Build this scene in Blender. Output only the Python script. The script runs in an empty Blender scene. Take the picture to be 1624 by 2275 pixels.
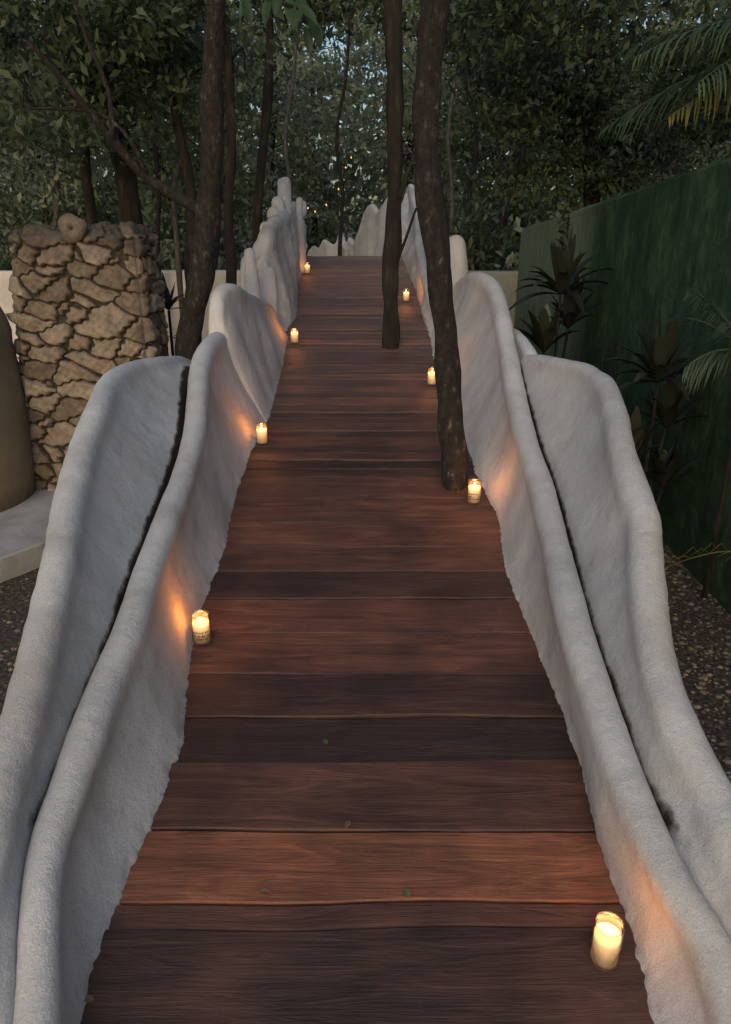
import bpy, bmesh, math, random
import numpy as np
from mathutils import Vector, noise
random.seed(7); rng = np.random.default_rng(7)
scn = bpy.context.scene; COL = scn.collection
PI = math.pi
# ---------------------------------------------------------------- camera
ZC = 1.85; PITCH = math.radians(21.2); F = 1643.0; CX, CY = 812.0, 1137.5
cp, sp = math.cos(PITCH), math.sin(PITCH)
cam = bpy.data.cameras.new('camera'); co = bpy.data.objects.new('camera', cam); COL.objects.link(co)
co.location = (0, 0, ZC); co.rotation_euler = (PI/2-PITCH, 0, 0)
cam.sensor_fit = 'VERTICAL'; cam.sensor_height = 36; cam.lens = 26; cam.clip_end = 500; cam.clip_start = .02
scn.camera = co
SL, F0 = .139, ZC-1.795
CREST = 10.2
def floor(d):
    return F0+SL*d if d <= CREST else F0+SL*CREST-.07*(d-CREST)
def atZ(px, py, Z):
    v = (py-CY)/F
    return Vector(((px-CX)/F*Z, Z*(cp-v*sp), ZC-Z*(v*cp+sp)))
def atH(px, py, H):           # point on the plane H above the ramp
    v = (py-CY)/F
    return atZ(px, py, (1.795-H)/(v*cp+sp+SL*(cp-v*sp)))
def atD(px, py, d):
    v = (py-CY)/F
    return atZ(px, py, d/(cp-v*sp))
def atG(px, py, z=0):
    v = (py-CY)/F
    return atZ(px, py, (ZC-z)/(v*cp+sp))
# ---------------------------------------------------------------- helpers
def tag(o, label=None, cat=None, group=None, kind=None):
    if label: o['label'] = label
    if cat: o['category'] = cat
    if group: o['group'] = group
    if kind: o['kind'] = kind
    return o
def thing(name, loc, label, cat, group=None):
    o = bpy.data.objects.new(name, None); COL.objects.link(o); o.location = loc
    o.empty_display_size = .1
    return tag(o, label, cat, group)
class MB:
    def __init__(s): s.v = []; s.f = []
    def add(s, V, Fc):
        n = len(s.v); s.v.extend([tuple(p) for p in V]); s.f.extend([tuple(i+n for i in f) for f in Fc])
    def mesh(s, name):
        me = bpy.data.meshes.new(name); me.from_pydata(s.v, [], s.f); me.update(); return me
    def build(s, name, mat, parent=None, smooth=True, local=False):
        me = s.mesh(name); me.materials.append(mat)
        if smooth: me.polygons.foreach_set('use_smooth', [True]*len(me.polygons))
        o = bpy.data.objects.new(name, me); COL.objects.link(o)
        if parent:
            o.parent = parent
            if not local: o.location = -Vector(parent.location)
        return o
    def tube(s, pts, rad, sides=10, wob=0.0, cap=True):
        pts = [Vector(p) for p in pts]; n = len(pts); V = []; Fc = []
        up = Vector((0, 1, .01)) if abs((pts[-1]-pts[0]).normalized().z) > .7 else Vector((0, 0, 1))
        for i, p in enumerate(pts):
            t = (pts[min(i+1, n-1)]-pts[max(i-1, 0)]).normalized()
            a = t.cross(up).normalized(); b = t.cross(a).normalized()
            for k in range(sides):
                an = 2*PI*k/sides
                r = rad[i]*(1+wob*noise.noise(Vector((math.cos(an)*1.5+p.x*7, math.sin(an)*1.5+p.y*7, p.z*5))))
                V.append(p+a*(r*math.cos(an))+b*(r*math.sin(an)))
        for i in range(n-1):
            for k in range(sides):
                k2 = (k+1) % sides
                Fc.append((i*sides+k, i*sides+k2, (i+1)*sides+k2, (i+1)*sides+k))
        if cap:
            Fc.append(tuple(range(sides))[::-1]); Fc.append(tuple((n-1)*sides+k for k in range(sides)))
        s.add(V, Fc)
    def lathe(s, prof, c=(0, 0, 0), sides=32, closed=False):
        V = []; Fc = []; n = len(prof)
        for (r, z) in prof:
            for k in range(sides):
                a = 2*PI*k/sides; V.append((c[0]+r*math.cos(a), c[1]+r*math.sin(a), c[2]+z))
        for i in range(n-1):
            for k in range(sides):
                k2 = (k+1) % sides
                Fc.append((i*sides+k, i*sides+k2, (i+1)*sides+k2, (i+1)*sides+k))
        s.add(V, Fc)
def spline(P, n):
    P = np.array(P, float); m = len(P)
    seg = np.linalg.norm(np.diff(P[:, :3], axis=0), axis=1); t = np.concatenate([[0], np.cumsum(np.sqrt(seg+1e-6))])
    out = []
    for u in np.linspace(0, t[-1], n):
        i = min(int(np.searchsorted(t, u, side='right'))-1, m-2); i = max(i, 0)
        x = (u-t[i])/(t[i+1]-t[i])
        h = t[i+1]-t[i]
        def tan(k):
            if k == 0: return (P[1]-P[0])/(t[1]-t[0])
            if k == m-1: return (P[-1]-P[-2])/(t[-1]-t[-2])
            return (P[k+1]-P[k-1])/(t[k+1]-t[k-1])
        m0, m1 = tan(i)*h, tan(i+1)*h
        out.append((2*x**3-3*x**2+1)*P[i]+(x**3-2*x**2+x)*m0+(-2*x**3+3*x**2)*P[i+1]+(x**3-x**2)*m1)
    return np.array(out)
# ---------------------------------------------------------------- materials
def mat(name):
    m = bpy.data.materials.new(name); m.use_nodes = True
    nt = m.node_tree; b = nt.nodes['Principled BSDF']
    return m, nt, b
def N(nt, t, **kw):
    n = nt.nodes.new(t)
    for k, v in kw.items():
        if k in n.inputs: n.inputs[k].default_value = v
        else: setattr(n, k, v)
    return n
def ramp(nt, stops):
    r = nt.nodes.new('ShaderNodeValToRGB'); e = r.color_ramp.elements
    while len(e) < len(stops): e.new(.5)
    for i, (p, c) in enumerate(stops): e[i].position = p; e[i].color = (*c, 1)
    return r
def coords(nt, scale=(1, 1, 1), what='Object'):
    tc = nt.nodes.new('ShaderNodeTexCoord'); mp = nt.nodes.new('ShaderNodeMapping'); mp.inputs['Scale'].default_value = scale
    nt.links.new(tc.outputs[what], mp.inputs['Vector']); return mp.outputs['Vector']
def mul(nt, a, b, f=1.0):
    mx = N(nt, 'ShaderNodeMix', data_type='RGBA', blend_type='MULTIPLY'); mx.inputs[0].default_value = f
    nt.links.new(a, mx.inputs[6]); nt.links.new(b, mx.inputs[7]); return mx.outputs[2]
def noisy(name, stops, scale=4, cs=(1, 1, 1), rough=.85, bump=.3, bscale=40, bdist=.01, detail=8, spec=.3):
    m, nt, b = mat(name); L = nt.links.new
    c = coords(nt, cs)
    n = N(nt, 'ShaderNodeTexNoise', Scale=scale, Detail=detail, Roughness=.6); L(c, n.inputs['Vector'])
    r = ramp(nt, stops); L(n.outputs['Fac'], r.inputs['Fac']); L(r.outputs['Color'], b.inputs['Base Color'])
    n2 = N(nt, 'ShaderNodeTexNoise', Scale=bscale, Detail=6, Roughness=.65); L(c, n2.inputs['Vector'])
    bp = N(nt, 'ShaderNodeBump', Strength=bump, Distance=bdist); L(n2.outputs['Fac'], bp.inputs['Height']); L(bp.outputs['Normal'], b.inputs['Normal'])
    b.inputs['Roughness'].default_value = rough; b.inputs['Specular IOR Level'].default_value = spec
    return m
def stucco():
    m, nt, b = mat('white_stucco'); L = nt.links.new
    c = coords(nt)
    n = N(nt, 'ShaderNodeTexNoise', Scale=2.2, Detail=9, Roughness=.6); L(c, n.inputs['Vector'])
    r = ramp(nt, [(.3, (.43, .415, .405)), (.5, (.55, .545, .545)), (.72, (.66, .66, .665))]); L(n.outputs['Fac'], r.inputs['Fac'])
    c2 = coords(nt, (9, 9, 1.5))
    ns = N(nt, 'ShaderNodeTexNoise', Scale=1.5, Detail=6, Roughness=.7); L(c2, ns.inputs['Vector'])
    r2 = ramp(nt, [(.35, (.74, .72, .71)), (.6, (1, 1, 1))]); L(ns.outputs['Fac'], r2.inputs['Fac'])
    a = mul(nt, r.outputs['Color'], r2.outputs['Color'], .3)
    ng = N(nt, 'ShaderNodeTexNoise', Scale=260, Detail=3, Roughness=.8); L(c, ng.inputs['Vector'])
    r4 = ramp(nt, [(.38, (.6, .59, .58)), (.52, (1, 1, 1)), (.7, (1.1, 1.1, 1.1))]); L(ng.outputs['Fac'], r4.inputs['Fac'])
    a = mul(nt, a, r4.outputs['Color'], .5)
    # grime plus painted shade along the crevice (mesh attribute), broken up by noise
    at = N(nt, 'ShaderNodeAttribute', attribute_name='dirt_shade')
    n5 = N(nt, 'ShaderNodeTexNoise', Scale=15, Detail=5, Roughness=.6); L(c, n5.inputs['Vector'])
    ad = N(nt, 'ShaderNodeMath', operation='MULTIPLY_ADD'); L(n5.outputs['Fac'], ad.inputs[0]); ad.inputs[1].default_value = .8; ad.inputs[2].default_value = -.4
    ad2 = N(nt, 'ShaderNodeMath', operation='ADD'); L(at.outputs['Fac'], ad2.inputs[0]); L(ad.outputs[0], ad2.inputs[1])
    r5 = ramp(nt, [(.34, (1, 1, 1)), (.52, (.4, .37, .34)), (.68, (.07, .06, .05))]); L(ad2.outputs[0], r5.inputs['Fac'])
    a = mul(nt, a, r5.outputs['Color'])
    L(a, b.inputs['Base Color'])
    nb = N(nt, 'ShaderNodeTexNoise', Scale=170, Detail=5, Roughness=.7); L(c, nb.inputs['Vector'])
    nb2 = N(nt, 'ShaderNodeTexNoise', Scale=20, Detail=6, Roughness=.65); L(c, nb2.inputs['Vector'])
    bp = N(nt, 'ShaderNodeBump', Strength=.7, Distance=.005); L(nb.outputs['Fac'], bp.inputs['Height'])
    bp2 = N(nt, 'ShaderNodeBump', Strength=.4, Distance=.02); L(nb2.outputs['Fac'], bp2.inputs['Height']); L(bp.outputs['Normal'], bp2.inputs['Normal'])
    L(bp2.outputs['Normal'], b.inputs['Normal'])
    b.inputs['Roughness'].default_value = .9; b.inputs['Specular IOR Level'].default_value = .15
    return m
def wood(name, gain=(1, 1, 1)):
    m, nt, b = mat(name); L = nt.links.new
    g = nt.nodes.new('ShaderNodeNewGeometry')
    tc = nt.nodes.new('ShaderNodeTexCoord')
    off = N(nt, 'ShaderNodeVectorMath', operation='MULTIPLY_ADD'); comb = nt.nodes.new('ShaderNodeCombineXYZ')
    L(g.outputs['Random Per Island'], comb.inputs['X']); L(g.outputs['Random Per Island'], comb.inputs['Z'])
    L(comb.outputs['Vector'], off.inputs[0]); off.inputs[1].default_value = (37, 0, 19); L(tc.outputs['Object'], off.inputs[2])
    mp = nt.nodes.new('ShaderNodeMapping'); mp.inputs['Scale'].default_value = (1.1, 8, 8); L(off.outputs['Vector'], mp.inputs['Vector'])
    n = N(nt, 'ShaderNodeTexNoise', Scale=2.0, Detail=12, Roughness=.68, Distortion=1.3); L(mp.outputs['Vector'], n.inputs['Vector'])
    G = lambda c: tuple(x*y for x, y in zip(c, gain))
    r = ramp(nt, [(.25, G((.032, .017, .013))), (.5, G((.082, .040, .029))), (.72, G((.150, .075, .051)))]); L(n.outputs['Fac'], r.inputs['Fac'])
    wn = N(nt, 'ShaderNodeTexWhiteNoise', noise_dimensions='1D'); L(g.outputs['Random Per Island'], wn.inputs['W'])
    rv = ramp(nt, [(0, (.6, .62, .66)), (.5, (.95, .93, .92)), (1, (1.4, 1.25, 1.15))]); L(wn.outputs['Value'], rv.inputs['Fac'])
    a = mul(nt, r.outputs['Color'], rv.outputs['Color'])
    n3 = N(nt, 'ShaderNodeTexNoise', Scale=2.5, Detail=6, Roughness=.65); L(tc.outputs['Object'], n3.inputs['Vector'])
    r3 = ramp(nt, [(.35, (.6, .6, .63)), (.65, (1.2, 1.12, 1.05))]); L(n3.outputs['Fac'], r3.inputs['Fac'])
    a = mul(nt, a, r3.outputs['Color'])
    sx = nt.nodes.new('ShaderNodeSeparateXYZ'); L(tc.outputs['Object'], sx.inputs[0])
    md = N(nt, 'ShaderNodeMapRange'); md.inputs['From Min'].default_value = 4.0; md.inputs['From Max'].default_value = 10; md.inputs['To Max'].default_value = .8; L(sx.outputs['Y'], md.inputs['Value'])  # boards turn paler farther up: open-sky sheen put into the colour
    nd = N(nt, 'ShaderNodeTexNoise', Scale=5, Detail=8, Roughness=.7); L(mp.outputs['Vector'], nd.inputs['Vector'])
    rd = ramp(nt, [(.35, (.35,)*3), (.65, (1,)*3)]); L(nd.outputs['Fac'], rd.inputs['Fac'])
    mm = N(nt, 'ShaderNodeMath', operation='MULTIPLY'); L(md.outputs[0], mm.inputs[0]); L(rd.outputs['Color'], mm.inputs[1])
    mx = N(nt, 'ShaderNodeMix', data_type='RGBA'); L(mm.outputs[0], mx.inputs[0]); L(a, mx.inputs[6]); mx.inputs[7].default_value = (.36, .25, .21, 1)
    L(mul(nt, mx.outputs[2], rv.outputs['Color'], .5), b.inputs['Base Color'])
    mp2 = nt.nodes.new('ShaderNodeMapping'); mp2.inputs['Scale'].default_value = (3, 70, 70); L(off.outputs['Vector'], mp2.inputs['Vector'])
    nb = N(nt, 'ShaderNodeTexNoise', Scale=2, Detail=7, Roughness=.7); L(mp2.outputs['Vector'], nb.inputs['Vector'])
    bp = N(nt, 'ShaderNodeBump', Strength=.6, Distance=.005); L(nb.outputs['Fac'], bp.inputs['Height'])
    bp2 = N(nt, 'ShaderNodeBump', Strength=.5, Distance=.014); L(n.outputs['Fac'], bp2.inputs['Height']); L(bp.outputs['Normal'], bp2.inputs['Normal'])
    L(bp2.outputs['Normal'], b.inputs['Normal'])
    rr = ramp(nt, [(.3, (.40,)*3), (.7, (.68,)*3)]); L(n3.outputs['Fac'], rr.inputs['Fac']); L(rr.outputs['Color'], b.inputs['Roughness'])
    b.inputs['Specular IOR Level'].default_value = .5
    return m
def leafmat(name, c0, c1, rough=.5, trans=.3, var=True):
    m, nt, b = mat(name); L = nt.links.new
    g = nt.nodes.new('ShaderNodeNewGeometry')
    r = ramp(nt, [(0, c0), (1, c1)]); L(g.outputs['Random Per Island'], r.inputs['Fac'])
    c = coords(nt); n = N(nt, 'ShaderNodeTexNoise', Scale=1.1, Detail=2); L(c, n.inputs['Vector'])
    r2 = ramp(nt, [(.35, (.6, .65, .65)), (.65, (1.25, 1.2, 1.0))]); L(n.outputs['Fac'], r2.inputs['Fac'])
    a = mul(nt, r.outputs['Color'], r2.outputs['Color']); L(a, b.inputs['Base Color'])
    b.inputs['Roughness'].default_value = rough; b.inputs['Specular IOR Level'].default_value = .35
    if trans > 0:
        t = nt.nodes.new('ShaderNodeBsdfTranslucent'); L(a, t.inputs['Color'])
        ms = nt.nodes.new('ShaderNodeMixShader'); ms.inputs[0].default_value = trans
        out = nt.nodes['Material Output']; L(b.outputs[0], ms.inputs[1]); L(t.outputs[0], ms.inputs[2]); L(ms.outputs[0], out.inputs['Surface'])
    return m
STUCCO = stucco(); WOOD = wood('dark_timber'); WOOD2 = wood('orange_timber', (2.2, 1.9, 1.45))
BARK = noisy('dark_bark', [(.3, (.013, .011, .010)), (.55, (.026, .022, .019)), (.74, (.06, .055, .05))], 6, (3, 3, 1), bump=1, bscale=16, bdist=.02, rough=.95)
BARK2 = noisy('speckled_bark', [(.3, (.015, .012, .011)), (.55, (.034, .028, .025)), (.64, (.06, .053, .048)), (.72, (.17, .165, .155))], 12, (3, 3, 1.6), bump=1, bscale=18, bdist=.03, rough=.95)
BARK3 = noisy('grey_bark', [(.3, (.05, .047, .042)), (.6, (.11, .105, .095)), (.75, (.2, .19, .18))], 8, (3, 3, 1.6), bump=1, bscale=18, bdist=.02, rough=.95)
LEAF_D = leafmat('dark_leaf', (.038, .058, .036), (.085, .115, .068))
LEAF_M = leafmat('mid_leaf', (.08, .112, .074), (.155, .195, .13), trans=.4)
LEAF_L = leafmat('pale_leaf', (.19, .23, .18), (.31, .35, .28), trans=.45)
LEAF_B = leafmat('broad_leaf', (.022, .045, .022), (.045, .078, .036), .4, .3)
PALM = leafmat('palm_leaf', (.035, .065, .035), (.08, .12, .06), .5)
PALMY = leafmat('yellow_palm_leaf', (.12, .12, .035), (.2, .18, .06), .5)
PURPLE = leafmat('dark_spiky_leaf', (.018, .022, .019), (.045, .05, .04), .4, .1)
PEB = leafmat('pebble', (.07, .056, .046), (.24, .20, .175), .9, 0)
BEIGE = noisy('pale_plaster', [(.3, (.48, .44, .41)), (.7, (.62, .57, .54))], 3, bump=.3)
GREYP = noisy('grey_green_plaster', [(.3, (.26, .28, .25)), (.7, (.40, .41, .37))], 4, bump=.4)
TAN = noisy('tan_plaster', [(.3, (.17, .13, .085)), (.7, (.27, .215, .145))], 3, bump=.4, bscale=25)
CONC = noisy('concrete', [(.3, (.26, .25, .24)), (.7, (.42, .41, .40))], 5, bump=.4)
GROUND = noisy('forest_soil', [(.3, (.035, .027, .022)), (.5, (.10, .078, .062)), (.7, (.22, .185, .16))], 45, bump=1, bscale=70, bdist=.03, rough=1)
m, nt, b = mat('green_plaster'); L = nt.links.new; c = coords(nt, (1.2, 1.2, .75))
n = N(nt, 'ShaderNodeTexNoise', Scale=3.6, Detail=13, Roughness=.8); L(c, n.inputs['Vector'])
r = ramp(nt, [(.32, (.016, .036, .020)), (.5, (.036, .078, .044)), (.64, (.095, .145, .088))]); L(n.outputs['Fac'], r.inputs['Fac'])
c3 = coords(nt, (9, 9, 1.2)); n3 = N(nt, 'ShaderNodeTexNoise', Scale=1.6, Detail=10, Roughness=.75); L(c3, n3.inputs['Vector'])
r3 = ramp(nt, [(.35, (.62, .64, .62)), (.65, (1.25, 1.22, 1.15))]); L(n3.outputs['Fac'], r3.inputs['Fac']); a = mul(nt, r.outputs['Color'], r3.outputs['Color'], .7)
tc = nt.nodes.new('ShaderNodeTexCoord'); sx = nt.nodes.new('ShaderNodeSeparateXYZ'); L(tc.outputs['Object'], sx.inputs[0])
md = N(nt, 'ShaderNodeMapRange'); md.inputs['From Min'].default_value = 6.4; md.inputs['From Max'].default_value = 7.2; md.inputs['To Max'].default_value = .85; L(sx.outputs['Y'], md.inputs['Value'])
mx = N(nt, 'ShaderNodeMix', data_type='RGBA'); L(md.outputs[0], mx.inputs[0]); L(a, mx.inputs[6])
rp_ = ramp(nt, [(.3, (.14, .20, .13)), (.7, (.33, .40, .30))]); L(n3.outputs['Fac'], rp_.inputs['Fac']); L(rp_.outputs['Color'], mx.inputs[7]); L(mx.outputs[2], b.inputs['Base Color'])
n2 = N(nt, 'ShaderNodeTexNoise', Scale=26, Detail=6, Roughness=.7); L(tc.outputs['Object'], n2.inputs['Vector'])
bp = N(nt, 'ShaderNodeBump', Strength=.8, Distance=.015); L(n2.outputs['Fac'], bp.inputs['Height']); L(bp.outputs['Normal'], b.inputs['Normal'])
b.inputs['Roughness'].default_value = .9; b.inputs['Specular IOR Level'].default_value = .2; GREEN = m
# ---------------------------------------------------------------- setting: ground
mb = MB(); S = 120
mb.add([(-S, -S, 0), (S, -S, 0), (S, S, 0), (-S, S, 0)], [(0, 1, 2, 3)])
tag(mb.build('ground', GROUND, smooth=False), kind='structure')
mb = MB()
def pebble(mb, c, r):
    V = []; k = 6
    a0 = random.random()*6
    sx, sy, sz = r*random.uniform(.7, 1.3), r*random.uniform(.7, 1.3), r*random.uniform(.4, .8)
    V.append((c[0], c[1], c[2]+sz))
    for i in range(k):
        a = a0+2*PI*i/k; q = random.uniform(.8, 1.1); V.append((c[0]+sx*q*math.cos(a), c[1]+sy*q*math.sin(a), c[2]+sz*.35))
    for i in range(k):
        a = a0+2*PI*i/k; V.append((c[0]+sx*.8*math.cos(a), c[1]+sy*.8*math.sin(a), c[2]-sz*.4))
    Fc = [(0, 1+i, 1+(i+1) % k) for i in range(k)]+[(1+i, 1+k+i, 1+k+(i+1) % k, 1+(i+1) % k) for i in range(k)]
    mb.add(V, Fc)
for i in range(9500):
    s = random.choice((-1, 1)); x = s*random.uniform(1.05, 3.2 if s < 0 else 1.9); y = random.uniform(1.2, 6)
    if s < 0 and (x+3.6)**2+(y-4.9)**2 < 2.05**2: continue
    pebble(mb, (x, y, .002), random.choice((.005, .006, .007, .008, .010, .015)))
tag(mb.build('gravel', PEB, smooth=False), 'loose brown gravel and leaf litter beside the bridge', 'gravel', kind='stuff')
# ---------------------------------------------------------------- walkway
EL = [(150, 2420), (175, 2275), (205, 2170), (245, 2060), (270, 2000), (320, 1880), (370, 1770), (410, 1640), (422, 1500), (435, 1380), (468, 1310), (503, 1220), (514, 1150), (530, 1080), (563, 1000), (600, 925), (625, 830), (640, 750), (655, 700), (665, 630), (674, 575)]
ER = [(1460, 2420), (1440, 2275), (1402, 2060), (1335, 1880), (1297, 1700), (1243, 1560), (1210, 1480), (1170, 1380), (1122, 1280), (1105, 1150), (1060, 1060), (1038, 1000), (1000, 900), (965, 800), (945, 720), (925, 650), (905, 600), (895, 575)]
el = [atH(a, b, 0) for a, b in EL]; er = [atH(a, b, 0) for a, b in ER]
eld, elx = [p.y for p in el], [p.x for p in el]; erd, erx = [p.y for p in er], [p.x for p in er]
def edge(d, s): return float(np.interp(d, eld, elx) if s < 0 else np.interp(d, erd, erx))
lines = [2420, 2285, 2060, 2003, 1845, 1690, 1592, 1497, 1405, 1330, 1270, 1215, 1160, 1105, 1058]
ds = [-.4, -.15, .1, .4, .7]+[atH(800, y, 0).y for y in lines]
orange_i = ds.index(atH(800, 2003, 0).y)
while ds[-1] < CREST-.05: ds.append(ds[-1]+random.uniform(.075, .165))
ds[-1] = CREST
while ds[-1] < 14: ds.append(ds[-1]+random.uniform(.14, .2))
mb = MB(); tilts = [random.uniform(-.010, .010) for _ in ds]; pmat = []
for i in range(len(ds)-1):
    a, b = ds[i], ds[i+1]; mid = (a+b)/2
    xl, xr = edge(mid, -1)-.14, edge(mid, 1)+.14
    nseg = 30; V = []; dz = random.uniform(-.005, .005); gap = .0024+.0008*max(0, mid-3)
    for k in range(nseg+1):
        x = xl+(xr-xl)*k/nseg
        ya = a+gap+tilts[i]*x+.007*noise.noise(Vector((x*2.5, a*9, 0)))+.002*noise.noise(Vector((x*14, a*9, 7)))
        yb = b-gap+tilts[i+1]*x+.007*noise.noise(Vector((x*2.5, b*9, 0)))+.002*noise.noise(Vector((x*14, b*9, 7)))
        wz = dz+.005*noise.noise(Vector((x*2, mid*5, 3)))
        za, zb = floor(ya)+wz, floor(yb)+wz+random.uniform(0, .0008)
        c = .004
        V += [(x, ya, za-.035), (x, ya, za-c), (x, ya+c, za), (x, yb-c, zb), (x, yb, zb-c), (x, yb, zb-.035)]
    Fc = []
    for k in range(nseg):
        for j in range(6):
            j2 = (j+1) % 6; Fc.append((k*6+j, (k+1)*6+j, (k+1)*6+j2, k*6+j2))
    Fc += [(0, 1, 2, 3, 4, 5), tuple(nseg*6+j for j in (5, 4, 3, 2, 1, 0))]
    mb.add(V, Fc); pmat += [1 if i == orange_i else 0]*len(Fc)
wk = thing('wooden_walkway', (0, 0, 0), 'dark red-brown timber plank walkway rising between the white walls', 'walkway')
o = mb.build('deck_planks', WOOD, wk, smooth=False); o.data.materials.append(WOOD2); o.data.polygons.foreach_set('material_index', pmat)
for x in (-.45, 0, .45):
    mbj = MB(); n = 24; V = []
    for k in range(n+1):
        y = -.4+14.2*k/n; z = floor(y)-.045
        V += [(x-.04, y, z), (x+.04, y, z), (x+.04, y, z-.12), (x-.04, y, z-.12)]
    Fc = [(k*4+j, (k+1)*4+j, (k+1)*4+(j+1) % 4, k*4+(j+1) % 4) for k in range(n) for j in range(4)]+[(0, 1, 2, 3), (n*4+3, n*4+2, n*4+1, n*4)]
    mbj.add(V, Fc); mbj.build('bearer', WOOD, wk, smooth=False)
# ---------------------------------------------------------------- stucco walls
def remesh(mb, name, parent, vox=.015, sm=5, dent=.008, crev=None, crad=.042):
    o = mb.build(name+'_raw', STUCCO)
    bm = bmesh.new(); bm.from_mesh(o.data); bmesh.ops.recalc_face_normals(bm, faces=bm.faces); bm.to_mesh(o.data); bm.free()
    r = o.modifiers.new('r', 'REMESH'); r.mode = 'VOXEL'; r.voxel_size = vox; r.use_smooth_shade = True
    s = o.modifiers.new('s', 'SMOOTH'); s.iterations = sm; s.factor = .6
    dg = bpy.context.evaluated_depsgraph_get(); me = bpy.data.meshes.new_from_object(o.evaluated_get(dg))
    bpy.data.objects.remove(o)
    n = len(me.vertices); c = np.zeros(n*3); me.vertices.foreach_get('co', c); c = c.reshape(-1, 3)
    nn = np.zeros(n*3); me.vertices.foreach_get('normal', nn); nn = np.nan_to_num(nn.reshape(-1, 3)); c = np.nan_to_num(c)
    h = np.zeros(n)
    for k, (fr, am) in enumerate([(4, 1), (9, .6), (27, .35), (60, .2)]):
        for q in range(5):
            w = rng.normal(size=3)*fr; h += am*np.sin(c@w+rng.random()*6)/2.5
    fl = np.where(c[:, 1] <= CREST, F0+SL*c[:, 1], F0+SL*CREST-.07*(c[:, 1]-CREST))
    near = np.exp(-((c[:, 2]-fl)/.025)**2)
    rag = rng.normal(size=n)*.6
    for q in range(10):
        w = rng.normal(size=3)*rng.uniform(20, 130); rag += np.sin(c@w+rng.random()*6)/3.5
    dirt_shade = np.zeros(n)
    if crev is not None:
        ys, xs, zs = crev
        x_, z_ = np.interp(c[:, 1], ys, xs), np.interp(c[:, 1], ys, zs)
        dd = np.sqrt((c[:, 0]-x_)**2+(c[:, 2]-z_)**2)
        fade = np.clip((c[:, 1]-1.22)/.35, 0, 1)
        dirt_shade = np.clip(1.2-dd/crad, 0, 1)*fade
    c = c+nn*(h*dent*.35+near*(rag*.0035+.003))[:, None]
    me.vertices.foreach_set('co', c.ravel()); me.update(); me.name = name
    at = me.attributes.new('dirt_shade', 'FLOAT', 'POINT'); at.data.foreach_set('value', dirt_shade.astype(float))
    me.materials.clear(); me.materials.append(STUCCO)
    me.polygons.foreach_set('use_smooth', [True]*len(me.polygons))
    ob = bpy.data.objects.new(name, me); COL.objects.link(ob); ob.parent = parent; ob.location = -Vector(parent.location)
    return ob
def loft(mb, rim, inward, basefn, flare=.09, fold=.02, pw=1.5):
    n = len(rim); loops = []
    for i in range(n):
        x, y, zt, r = rim[i]; nx, ny = inward(i); ub, zf = basefn(i)
        zt = max(zt, zf+.02)
        L = [(ub, zf-.3), (ub, zf-.02)]
        top = zt-r
        for s in (.15, .3, .45, .6, .75, .9):
            u = r*.9+(ub-r*.9)*(1-s)**pw + fold*math.sin(PI*s)*(noise.noise(Vector((x*3, y*2.2, 1.3)))+.45*noise.noise(Vector((x, y*5.5, 4+s))))*2
            L.append((u, zf+(top-zf)*s))
        for k in range(9):
            a = PI*k/8; L.append((r*math.cos(a), top+r*math.sin(a)))
        for s in (.3, .6): L.append((-r-flare*s, top*(1-s)))
        L.append((-r-flare, -.05))
        L.append((min(ub, .2), min(-.05, zf-.35)))
        loops.append([(x+nx*u, y+ny*u, z) for u, z in L])
    m = len(loops[0]); V = [p for l in loops for p in l]
    Fc = [(i*m+j, (i+1)*m+j, (i+1)*m+(j+1) % m, i*m+(j+1) % m) for i in range(n-1) for j in range(m)]
    Fc += [tuple(range(m))[::-1], tuple((n-1)*m+j for j in range(m))]
    mb.add(V, Fc)
def rimH(pts, n):
    return spline([(*atH(a, b, h), r) for a, b, h, r in pts], n)
def rimZ(pts, n):
    return spline([(*atZ(a, b, z), r) for a, b, z, r in pts], n)
def capsule(mb, p0, p1, r0, r1):
    p0, p1 = Vector(p0), Vector(p1); pts = []; rad = []
    d = (p1-p0); L = d.length; u = d/L
    for k in range(5):
        a = PI/2*(1-k/5); pts.append(p0-u*r0*math.sin(a)); rad.append(max(r0*math.cos(a), .002))
    for k in range(7):
        t = k/6; pts.append(p0+d*t); rad.append(r0+(r1-r0)*t)
    for k in range(1, 6):
        a = PI/2*k/5; pts.append(p1+u*r1*math.sin(a)); rad.append(max(r1*math.cos(a), .002))
    mb.tube(pts, rad, 14)
def side_lobe(mb, R, s, base=None, **kw):
    inw = (-s, 0)
    def bf(i):
        x, y = R[i][0], R[i][1]
        if base:
            bx, bz = base(y); return ((x-bx)*s, min(bz, R[i][2]-.075))
        return ((x-edge(y, s))*s, floor(y))
    loft(mb, R, lambda i: inw, bf, **kw)
L2 = [(70, 2520, .12, .05), (72, 2300, .16, .05), (78, 2150, .19, .05), (80, 2000, .23, .05), (100, 1850, .26, .05), (140, 1740, .28, .052), (190, 1600, .31, .055), (237, 1480, .33, .055), (285, 1370, .355, .055), (328, 1235, .38, .057), (368, 1130, .40, .057), (405, 1030, .42, .057), (430, 935, .46, .055), (436, 865, .52, .055), (443, 795, .58, .055), (460, 755, .60, .055), (488, 733, .55, .055), (518, 730, .44, .05), (540, 750, .25, .05)]
L1 = [(-150, 2520, .16, .06), (-110, 2250, .22, .06), (-70, 2000, .29, .06), (-28, 1800, .35, .06), (26, 1620, .39, .06), (84, 1395, .47, .06), (128, 1205, .55, .06), (150, 1085, .6, .06), (182, 965, .66, .06), (215, 885, .7, .06), (245, 828, .7, .055), (300, 800, .66, .05), (360, 790, .6, .045), (400, 790, .5, .04), (425, 800, .4, .04)]
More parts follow.
